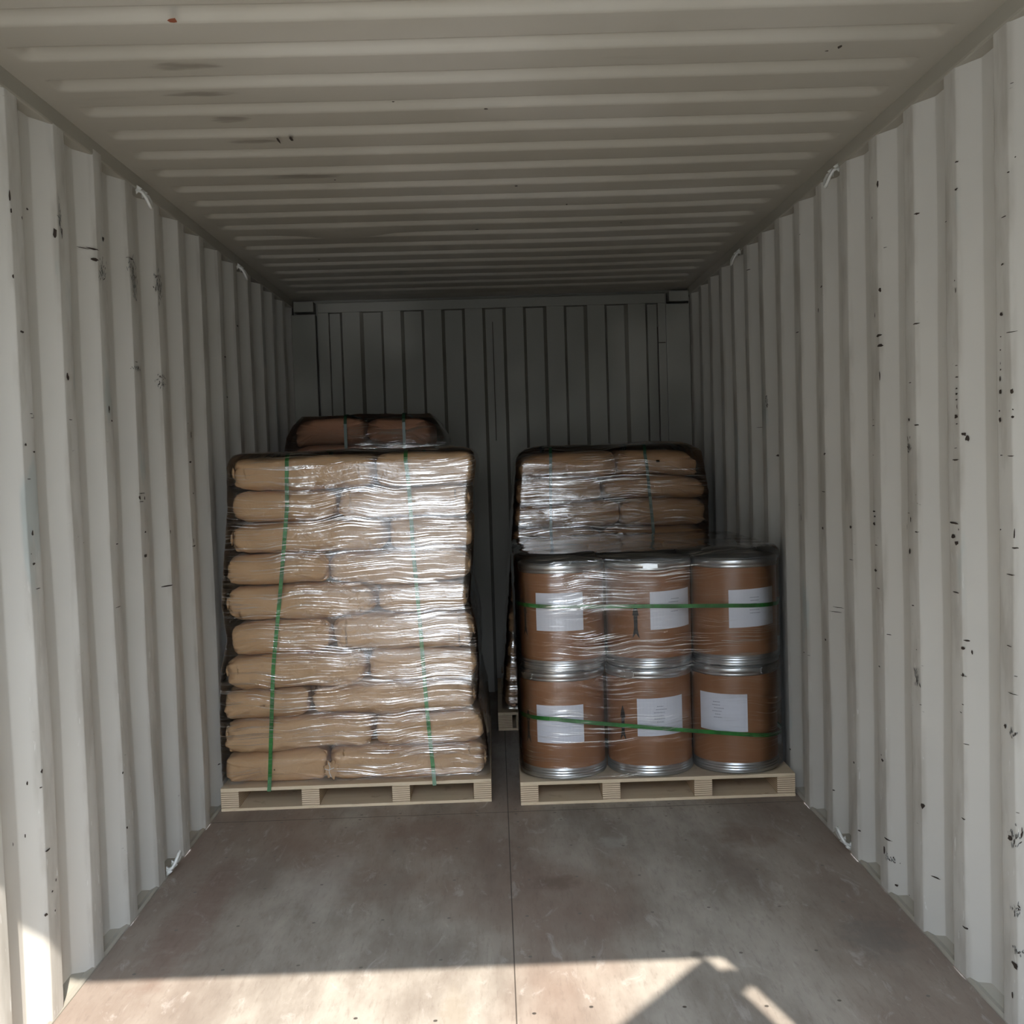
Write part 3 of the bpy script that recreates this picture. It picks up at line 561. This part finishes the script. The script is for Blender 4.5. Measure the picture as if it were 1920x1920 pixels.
# left front stack : ten pinwheel layers of four sacks
EX = [(-1.146, -.080), (-1.146, -.088), (-1.141, -.116), (-1.133, -.106), (-1.100, -.112), (-1.118, -.136), (-1.106, -.120), (-1.090, -.108), (-1.076, -.112), (-1.072, -.095)]
ZB = [.0945, .228, .358, .488, .622, .765, .900, 1.032, 1.160, 1.292, 1.425]
S1 = surfaces(ZB, 10, 3.0, .016)
YF = 4.352
for k in range(10):
    x0, x1 = EX[k]; w = x1 - x0; sh = w * (.385 if k % 2 == 0 else .39); lg = w - sh - .004; d = 1.07; fs = sh + (0, .03, -.05, .045, .025, -.02, .03, -.045, .05, .01)[k]; fl = w - fs - .004
    g = 'paper sacks on the front left pallet'; lv = level(k, 10)
    if k % 2 == 0:
        put_sack(x0 + fs / 2, YF + lg / 2, k, S1, lg, fs, 1, 10 + k, M_KRAFT, 'narrow kraft sack at front left of the left stack, ' + lv, g, 0, .5)
        put_sack(x1 - fl / 2, YF + sh / 2, k, S1, fl, sh, 0, 30 + k, M_KRAFT, 'long kraft sack at front right of the left stack, ' + lv, g, 1)
        put_sack(x1 - sh / 2, YF + sh + .004 + lg / 2, k, S1, lg, sh, 1, 50 + k, M_KRAFT, 'kraft sack behind the front right one, left stack, ' + lv, g)
        put_sack(x0 + lg / 2, YF + lg + .006 + sh / 2, k, S1, lg, sh, 0, 70 + k, M_KRAFT, 'kraft sack at the rear by the left wall, left stack, ' + lv, g)
    else:
        put_sack(x0 + fl / 2, YF + sh / 2, k, S1, fl, sh, 0, 10 + k, M_KRAFT, 'long kraft sack at front left of the left stack, ' + lv, g, -1)
        put_sack(x1 - fs / 2, YF + lg / 2, k, S1, lg, fs, 1, 30 + k, M_KRAFT, 'narrow kraft sack at front right of the left stack, ' + lv, g, 0, .5)
        put_sack(x1 - lg / 2, YF + lg + .004 + sh / 2, k, S1, lg, sh, 0, 50 + k, M_KRAFT, 'kraft sack behind the front right one, left stack, ' + lv, g)
        put_sack(x0 + sh / 2, YF + sh + .004 + lg / 2, k, S1, lg, sh, 1, 70 + k, M_KRAFT, 'kraft sack at the rear by the left wall, left stack, ' + lv, g)
# knotted necks of the two lowest front sacks, tied with string
nk = [o for o in COL.objects if o.get('label', '').startswith('long kraft sack at front right of the left stack, bottom')][0]
def neck(parent, dx, dy, dz, sx, sz, seed):
    bm = bmesh.new(); bmesh.ops.create_icosphere(bm, subdivisions=4, radius=1)
    for v in bm.verts:
        p = v.co; q = 1 + .22 * math.sin(9 * math.atan2(p.z, p.x) + seed) * (1 - abs(p.y)) + .3 * nz(p.x * 3 + seed, p.y * 3, p.z * 3)
        v.co = Vector((dx + p.x * sx * q, dy + p.y * .014, dz + p.z * sz * q))
    return link('tied_neck', bm, M_KRAFT, parent, True)
W0 = EX[0][1] - EX[0][0]; LG = W0 - W0 * .385 - .004; SH = W0 * .385
kn = neck(nk, -LG / 2 + .025, -SH / 2 + .004, .055, .030, .034, 2.0)
bm = bmesh.new(); tube(bm, [(-LG / 2 + .012, -SH / 2 - .008, .088), (-LG / 2 + .018, -SH / 2 - .011, .070), (-LG / 2 + .014, -SH / 2 - .011, .050), (-LG / 2 + .022, -SH / 2 - .010, .028)], .0016, 6)
tube(bm, [(-LG / 2 - .004, -SH / 2 - .006, .062), (-LG / 2 + .012, -SH / 2 - .0115, .058), (-LG / 2 + .034, -SH / 2 - .009, .066)], .0016, 6)
link('string', bm, M_STRING, kn)
# back stacks : two deep sacks per layer
ZB2 = [.0945 + (1.622 - .0945) * k / 11 for k in range(12)]
S2 = surfaces(ZB2, 11, 8.0, .020, (-.66, .42, .38))
for k in range(11):
    x0 = -1.08 + .03 * k / 10; x1 = -.13 - .08 * k / 10; w = (x1 - x0 - .004) / 2
    wl = w * (1.12 if k % 2 else .9); wr_ = 2 * w - wl
    if k == 10: x0 += .03; x1 = -.33; wl = .36; wr_ = x1 - x0 - wl - .004
    g = 'paper sacks on the back left pallet'; lv = level(k, 11)
    put_sack(x0 + wl / 2, 5.52 + .40, k, S2, .80, wl, 1, 100 + k, M_KRAFT_SHADED2, 'shade-darkened brown sack in back left stack, left half, ' + lv, g)
    put_sack(x1 - wr_ / 2, 5.52 + .40, k, S2, .80, wr_, 1, 120 + k, M_KRAFT_SHADED2, 'shade-darkened brown sack in back left stack, right half, ' + lv, g)
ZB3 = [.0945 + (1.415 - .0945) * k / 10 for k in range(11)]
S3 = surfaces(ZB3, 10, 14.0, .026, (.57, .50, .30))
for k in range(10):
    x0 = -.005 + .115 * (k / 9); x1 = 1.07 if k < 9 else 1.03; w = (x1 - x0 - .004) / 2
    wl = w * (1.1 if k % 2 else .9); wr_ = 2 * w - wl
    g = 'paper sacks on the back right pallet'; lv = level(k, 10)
    put_sack(x0 + wl / 2, 5.51 + .41, k, S3, .82, wl, 1, 140 + k, M_KRAFT_SHADED, 'shade-darkened sack in back right stack, left half, ' + lv, g)
    put_sack(x1 - wr_ / 2, 5.51 + .41, k, S3, .82, wr_, 1, 160 + k, M_KRAFT_SHADED, 'shade-darkened sack in back right stack, right half, ' + lv, g)

# ------------------------------------------------------------------ drums
RD, HD = .176, .4345
def patch(bm, a0, a1, z0, z1, r, tilt=0.0, n=14, mi=0):
    lo, hi = [], []
    for i in range(n + 1):
        u = i / n; a = a0 + (a1 - a0) * u; dz = tilt * (u - .5)
        p = (r * math.sin(a), -r * math.cos(a))
        lo.append(bm.verts.new((p[0], p[1], z0 + dz))); hi.append(bm.verts.new((p[0], p[1], z1 + dz)))
    for i in range(n):
        f = bm.faces.new((lo[i], lo[i + 1], hi[i + 1], hi[i])); f.material_index = mi
def poly_on(bm, pts, a, zc, r):
    # polygon in (arc, height) laid on the cylinder
    bm.faces.new([bm.verts.new((r * math.sin(a + u / r), -r * math.cos(a + u / r), zc + v)) for u, v in pts])
def drum(x, y, z, label, lab=None, arrow=None, latch=None):
    root = empty('fibre_drum', (x, y, z)); tag(root, label, 'drum', 'fibreboard drums on the front right pallet')
    bm = bmesh.new(); lathe(bm, [(RD - .004, .010), (RD - .003, .05), (RD - .003, HD - .05), (RD - .004, HD - .012)], cap0=True); link('body', bm, M_FIBRE, root, True)
    bm = bmesh.new(); pr = [(RD - .010, .0005), (RD - .002, .001), (RD + .0012, .006)]
    for i in range(3):
        zz = .010 + i * .0105; pr += [(RD - .0018, zz), (RD + .0005, zz + .003), (RD + .0005, zz + .006), (RD - .0018, zz + .009)]
    pr += [(RD - .0028, .043)]
    lathe(bm, pr); link('bottom_band', bm, M_GALV, root, True)
    bm = bmesh.new(); lathe(bm, [(RD - .0035, HD - .041), (RD + .0005, HD - .038), (RD - .001, HD - .033), (RD - .001, HD - .029), (RD + .0015, HD - .026), (RD + .0015, HD - .012), (RD - .001, HD - .006), (RD - .008, HD - .005)]); link('locking_ring', bm, M_GALV, root, True)
    bm = bmesh.new(); lathe(bm, [(RD - .004, HD - .010), (RD - .004, HD - .001), (RD - .010, HD - .0005), (RD - .016, HD - .010), (.10, HD - .010), (.095, HD - .007), (.001, HD - .007)], cap1=True); link('lid', bm, M_LID, root, True)
    if latch is not None:
        bm = bmesh.new(); a = R(latch)
        for da, w_, h_ in ((0, .030, .018), (.10, .006, .024), (-.10, .006, .024)):
            m = Matrix.Rotation(a + da, 4, 'Z')
            b2 = bmesh.new(); box(b2, -w_, w_, -RD - .004, -RD + .002, HD - .022 - h_ / 2, HD - .022 + h_ / 2, bev=.001)
            b2.transform(m); me = bpy.data.meshes.new('t'); b2.to_mesh(me); b2.free(); bm.from_mesh(me); bpy.data.meshes.remove(me)
        link('latch', bm, M_GALV, root)
    if lab:
        for (ad, zc, hw, hh, tilt, lines, off) in lab:
            a = R(ad); ha = hw / RD; bm = bmesh.new(); patch(bm, a - ha, a + ha, zc - hh, zc + hh, RD - .0012, tilt)
            o = link('paper_label', bm, M_PAPER, root); o['label'] = 'white printed paper label'
            bm = bmesh.new(); rnd = random.Random(int(ad * 7 + zc * 100) + 3)
            for i in range(lines):
                zz = zc + hh * .55 - i * .0125; u = a + off / RD - rnd.uniform(.010, .03) / RD; e = a + off / RD + rnd.uniform(.010, .03) / RD
                while u < e:
                    du = rnd.uniform(.003, .008) / RD; patch(bm, u, min(u + du, e), zz - .0013, zz + .0013, RD - .0006, 0, 2); u += du + .0016 / RD
            if lines: link('printed_text', bm, M_INK, o)
    if arrow:
        for ad, zc in arrow:
            bm = bmesh.new(); a = R(ad); r = RD - .0010
            poly_on(bm, [(0, .073), (-.0085, .048), (-.013, .022), (.013, .022), (.0085, .048)], a, zc, r)
            poly_on(bm, [(-.008, .022), (-.0075, -.030), (.0075, -.030), (.008, .022)], a, zc, r)
            poly_on(bm, [(-.0075, -.030), (-.015, -.070), (0, -.050), (.0075, -.030)], a, zc, r)
            poly_on(bm, [(0, -.050), (.015, -.070), (.0075, -.030)], a, zc, r)
            link('arrow_mark', bm, M_BLACK, root)
    return root
XS0, XS1 = (.240, .600, .955), (.250, .608, .962)
POS = ['left', 'middle', 'right']; DEP = ['front', 'second', 'rear']
LW, LH = .1, .076
INFO = {  # (layer, column): labels, arrows, latch
    (0, 0): ([(-7, .317 - .0945, LW, LH, 0, 3, .01)], [(-56, .300 - .0945)], -55),
    (0, 1): ([(9, .336 - .0945, LW, LH, .006, 6, -.005)], [(-45, .305 - .0945)], -36),
    (0, 2): ([(-29, .341 - .0945, LW + .004, LH, -.002, 6, -.018)], None, 34),
    (1, 0): ([(-7, .769 - .529, LW, LH, 0, 4, .0)], [(-62, .735 - .529)], None),
    (1, 1): ([(27, .765 - .529, LW, LH, .006, 5, .0)], [(-25, .722 - .529)], -4),
    (1, 2): ([(15, .762 - .529, LW + .004, LH, .006, 6, -.003)], None, None)}
for lay in range(2):
    for j in range(3):
        for i in range(3):
            x = (XS0 if lay == 0 else XS1)[i] + (0 if j == 0 else (.002 if j == 1 else -.003)); y = 4.462 + j * .3565 - .006 * i
            lab, arr, lat = INFO[(lay, i)] if j == 0 else (None, None, None)
            nm = '%s drum, %s row, %s layer on the right pallet' % (POS[i], DEP[j], 'lower' if lay == 0 else 'upper')
            if j == 0:
                nm = ['brown drum with black arrow at its left edge, lower layer, by the gap', 'brown drum with arrow left of its label, lower layer middle', 'brown drum with label on its left side, lower layer by the right wall',
                      'brown drum at upper left, glare across its label', 'brown drum in upper middle, arrow showing through the film', 'brown drum at upper right, label half way across its strap'][lay * 3 + i]
            drum(x, y, .0945 + lay * .4345, nm, lab, arr, lat)

# ------------------------------------------------------------------ straps
def ribbon(pts, nrm, w=.0155, th=.0009, closed=True):
    """flat band along pts; nrm gives the outward direction at each point"""
    bm = bmesh.new(); n = len(pts); rings = []
    for i in range(n):
        p = Vector(pts[i]); a = Vector(pts[i - 1] if (i or closed) else pts[i]); b = Vector(pts[(i + 1) % n] if (i < n - 1 or closed) else pts[i])
        d = (b - a).normalized(); o = Vector(nrm[i]).normalized(); s = d.cross(o).normalized()
        rings.append([bm.verts.new(p + s * w / 2), bm.verts.new(p + s * w / 2 + o * th), bm.verts.new(p - s * w / 2 + o * th), bm.verts.new(p - s * w / 2)])
    for i in range(n if closed else n - 1):
        A, B = rings[i], rings[(i + 1) % n]
        for k in range(4): bm.faces.new((A[k], A[(k + 1) % 4], B[(k + 1) % 4], B[k]))
    if not closed: bm.faces.new(rings[0]); bm.faces.new(rings[-1][::-1])
    return bm
def vstrap(path, yp, yf, yb, ztop, zbot, label, group, mat=None):
    """vertical loop: path = [(x, z)] down the front face"""
    pts, nm = [], []
    path = sorted(path, key=lambda q: -q[1])
    N = 24
    def xat(z):
        for (xa, za), (xb, zb) in zip(path, path[1:]):
            if zb <= z <= za: return xa + (xb - xa) * (za - z) / (za - zb)
        return path[0][0] if z > path[0][1] else path[-1][0]
    for i in range(5):
        a = math.pi / 2 * i / 4; pts.append((xat(ztop), yf + .05 - .05 * math.sin(a), ztop - .05 + .05 * math.cos(a))); nm.append((0, -math.sin(a), math.cos(a)))
    for i in range(1, N): z = ztop - .05 + (zbot - ztop + .05) * i / N; pts.append((xat(z), yf if z > .13 else yp, z)); nm.append((0, -1, 0))
    pts.append((xat(zbot), yp, zbot)); nm.append((0, -1, -.3))
    pts.append((xat(zbot), yf + .01, zbot - .003)); nm.append((0, -.3, -1))
    pts.append((xat(zbot), yb - .01, zbot - .003)); nm.append((0, .3, -1))
    pts.append((xat(zbot), yb, zbot)); nm.append((0, 1, -.3))
    pts.append((xat(ztop), yb, ztop - .05)); nm.append((0, 1, .2))
    pts.append((xat(ztop), yb - .05, ztop)); nm.append((0, .2, 1))
    o = link('strap', ribbon(pts, nm), mat or M_STRAP); tag(o, label, 'strap', group)
g = 'green plastic straps round the pallet loads'
vstrap([(-.836, 1.44), (-.842, 1.223), (-.883, .883), (-.924, .583), (-.948, .259), (-.960, .080)], 4.3285, 4.3395, 5.47, 1.436, .078, 'bright green strap running down the left stack, left of its glare', g)
vstrap([(-.363, 1.44), (-.352, 1.25), (-.345, 1.014), (-.328, .713), (-.314, .388), (-.293, .082)], 4.3285, 4.3395, 5.47, 1.436, .078, 'pale green strap running down the left stack, behind the glare', g)
vstrap([(-.755, 1.65), (-.76, .08)], 5.4965, 5.503, 6.36, 1.640, .078, 'shade-darkened green strap over the back left stack, left one', g, M_STRAP_SHADED)
vstrap([(-.46, 1.65), (-.46, .08)], 5.4965, 5.503, 6.36, 1.640, .078, 'shade-darkened green strap over the back left stack, right one', g, M_STRAP_SHADED)
vstrap([(.278, 1.45), (.267, 1.0), (.26, .08)], 5.4865, 5.494, 6.36, 1.440, .078, 'shade-darkened green strap over the back right stack, left one', g, M_STRAP_SHADED)
vstrap([(.755, 1.45), (.789, 1.0), (.80, .08)], 5.4865, 5.494, 6.36, 1.440, .078, 'shade-darkened green strap over the back right stack, right one', g, M_STRAP_SHADED)

def hull_loop(x0, x1, y0, y1, r, n=10):
    out = []
    for cx, cy, a0 in ((x0 + r, y0 + r, 180), (x1 - r, y0 + r, 270), (x1 - r, y1 - r, 0), (x0 + r, y1 - r, 90)):
        for i in range(n + 1):
            a = R(a0 + 90 * i / n); out.append((cx + r * math.cos(a), cy + r * math.sin(a), math.cos(a), math.sin(a)))
    return out
def dense(loop, step=.02):
    out = []
    for i, p in enumerate(loop):
        q = loop[(i + 1) % len(loop)]; d = math.hypot(q[0] - p[0], q[1] - p[1]); m = max(1, int(d / step))
        for k in range(m):
            u = k / m; nx, ny = p[2] + (q[2] - p[2]) * u, p[3] + (q[3] - p[3]) * u; l = math.hypot(nx, ny) or 1
            out.append((p[0] + (q[0] - p[0]) * u, p[1] + (q[1] - p[1]) * u, nx / l, ny / l))
    return out
def hstrap(x0, x1, y0, y1, r, zf, label):
    L_ = dense(hull_loop(x0, x1, y0, y1, r), .04)
    pts = [(x, y, zf(x) if y < (y0 + y1) / 2 else zf(x) + .0) for x, y, a, b in L_]
    o = link('strap', ribbon(pts, [(a, b, 0) for x, y, a, b in L_]), M_STRAP); tag(o, label, 'strap', g)
DX0, DX1, DY0, DY1 = .060, 1.142, 4.2715, 5.356
hstrap(DX0, DX1, DY0, DY1, .17, lambda x: .797 - .028 * (x - .1), 'green strap level round the upper drums')
def low(x):
    u = (x - .20) / .90
    return .345 - .105 * max(0, min(1.1, u)) ** .9
hstrap(DX0, DX1, DY0, DY1, .17, low, 'green strap sagging slantwise across the lower drums')

# ------------------------------------------------------------------ stretch film
def film(name, zs, ext, rad, mat, label, seed, amp=.004, crease=None, top=None, inset=.010):
    """ext(z) -> x0,x1,y0,y1 ; the sheet closes inward over the top when top is given"""
    bm = bmesh.new(); rings = []
    def ringat(z, grow=0.0, k=1.0, lift=0.0):
        x0, x1, y0, y1 = ext(z); row = []
        for x, y, a, b in dense(hull_loop(x0, x1, y0, y1, rad), .022):
            s = x + y
            d = grow + amp * (nz(s * 2.2 + seed, z * 34, y * 2) * .75 + nz(s * 7 + seed, z * 16, 4) * .35 - .25)
            if crease: d -= crease(x, y, z)
            row.append((x + a * d, y + b * d, z + lift))
        return row
    base = None
    for z in zs: rings.append(ringat(z))
    if top:
        L0 = rings[-1]; cx = sum(p[0] for p in L0) / len(L0); cy = sum(p[1] for p in L0) / len(L0)
        for s_, dz in top:
            rings.append([(cx + (p[0] - cx) * s_, cy + (p[1] - cy) * s_, p[2] + dz + .010 * nz(p[0] * 9 * s_, p[1] * 9 * s_, seed)) for p in L0])
    m = min(len(r) for r in rings)
    V = []
    for r_ in rings:
        n = len(r_); V.append([bm.verts.new(r_[int(i * n / m)]) for i in range(m)])
    for A, B in zip(V, V[1:]):
        for k in range(m):
            try: bm.faces.new((A[k], A[(k + 1) % m], B[(k + 1) % m], B[k]))
            except ValueError: pass
    if top: bm.faces.new(V[-1])
    o = link(name, bm, mat, None, True); tag(o, label, 'stretch film', 'clear stretch film round the pallet loads'); return o
F1 = film_mat('clear_stretch_film', .01, .6, (0, 0, 0), glare=.50, highlight_spots=((-.33, 1.03, .16, .035), (-.30, .725, .20, .045), (-.62, .60, .10, .03), (-.30, .235, .15, .04), (-.28, .53, .26, .05), (-.35, 1.20, .26, .05), (-.25, .86, .2, .03)))
F2 = film_mat('drum_stretch_film', -.01, .5, (5, 0, 2), haze=.003, tint=.97, glare=.42, z0=.50, z1=.64, highlight_spots=((.42, .87, .20, .10), (.33, .80, .22, .05), (.48, .60, .18, .03), (.14, .545, .10, .03), (.25, .36, .10, .02)))
F3 = film_mat('back_stretch_film', .01, .7, (2, 7, 1), glare=.40, highlight_spots=((.30, 1.15, .14, .10), (-.50, 1.56, .10, .04)))
def ext1(z):
    ks = [(ZB[k] + ZB[k + 1]) / 2 for k in range(10)]
    if z <= ks[0]: e = EX[0]
    elif z >= ks[-1]: e = EX[-1]
    else:
        for k in range(9):
            if ks[k] <= z <= ks[k + 1]:
                u = (z - ks[k]) / (ks[k + 1] - ks[k]); e = tuple(EX[k][j] + (EX[k + 1][j] - EX[k][j]) * u for j in (0, 1))
    w_ = 2 * max(0, .5 - abs(((z - .0945) / .133) % 1 - .5)) 
    return e[0] - .011, e[1] + .012, 4.3335, 5.478
def frange(a, b, s):
    n = int((b - a) / s); return [a + (b - a) * i / n for i in range(n + 1)]
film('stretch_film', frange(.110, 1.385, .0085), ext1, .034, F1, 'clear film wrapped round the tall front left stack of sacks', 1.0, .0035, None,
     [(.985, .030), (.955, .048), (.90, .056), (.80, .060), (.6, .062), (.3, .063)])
def ext2(z): return .0545, 1.148, 4.2665, 5.362
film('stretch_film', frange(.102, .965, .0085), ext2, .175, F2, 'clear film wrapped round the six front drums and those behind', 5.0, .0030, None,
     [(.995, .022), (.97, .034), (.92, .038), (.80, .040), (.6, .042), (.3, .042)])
def ext3(z):
    u = z / 1.6; s = max(0, z - 1.40); return -1.09 + .25 * s, -.12 - .07 * u - 1.1 * s, 5.4965, 6.375
film('stretch_film', frange(.110, 1.46, .02), ext3, .04, F3, 'clear film over the shade-darkened back left stack', 9.0, .004, None,
     [(.97, .07), (.90, .13), (.80, .178), (.6, .182), (.3, .183)])
def ext4(z):
    u = max(0, min(1, (z - .1) / 1.25)); return -.014 + .112 * u, 1.082 - .03 * max(0, (z - 1.2) / .2), 5.488, 6.375
film('stretch_film', frange(.110, 1.355, .012), ext4, .04, F3, 'clear film round the back right stack above the drums', 13.0, .006, None,
     [(.985, .035), (.955, .058), (.90, .078), (.80, .092), (.6, .098), (.3, .098)])
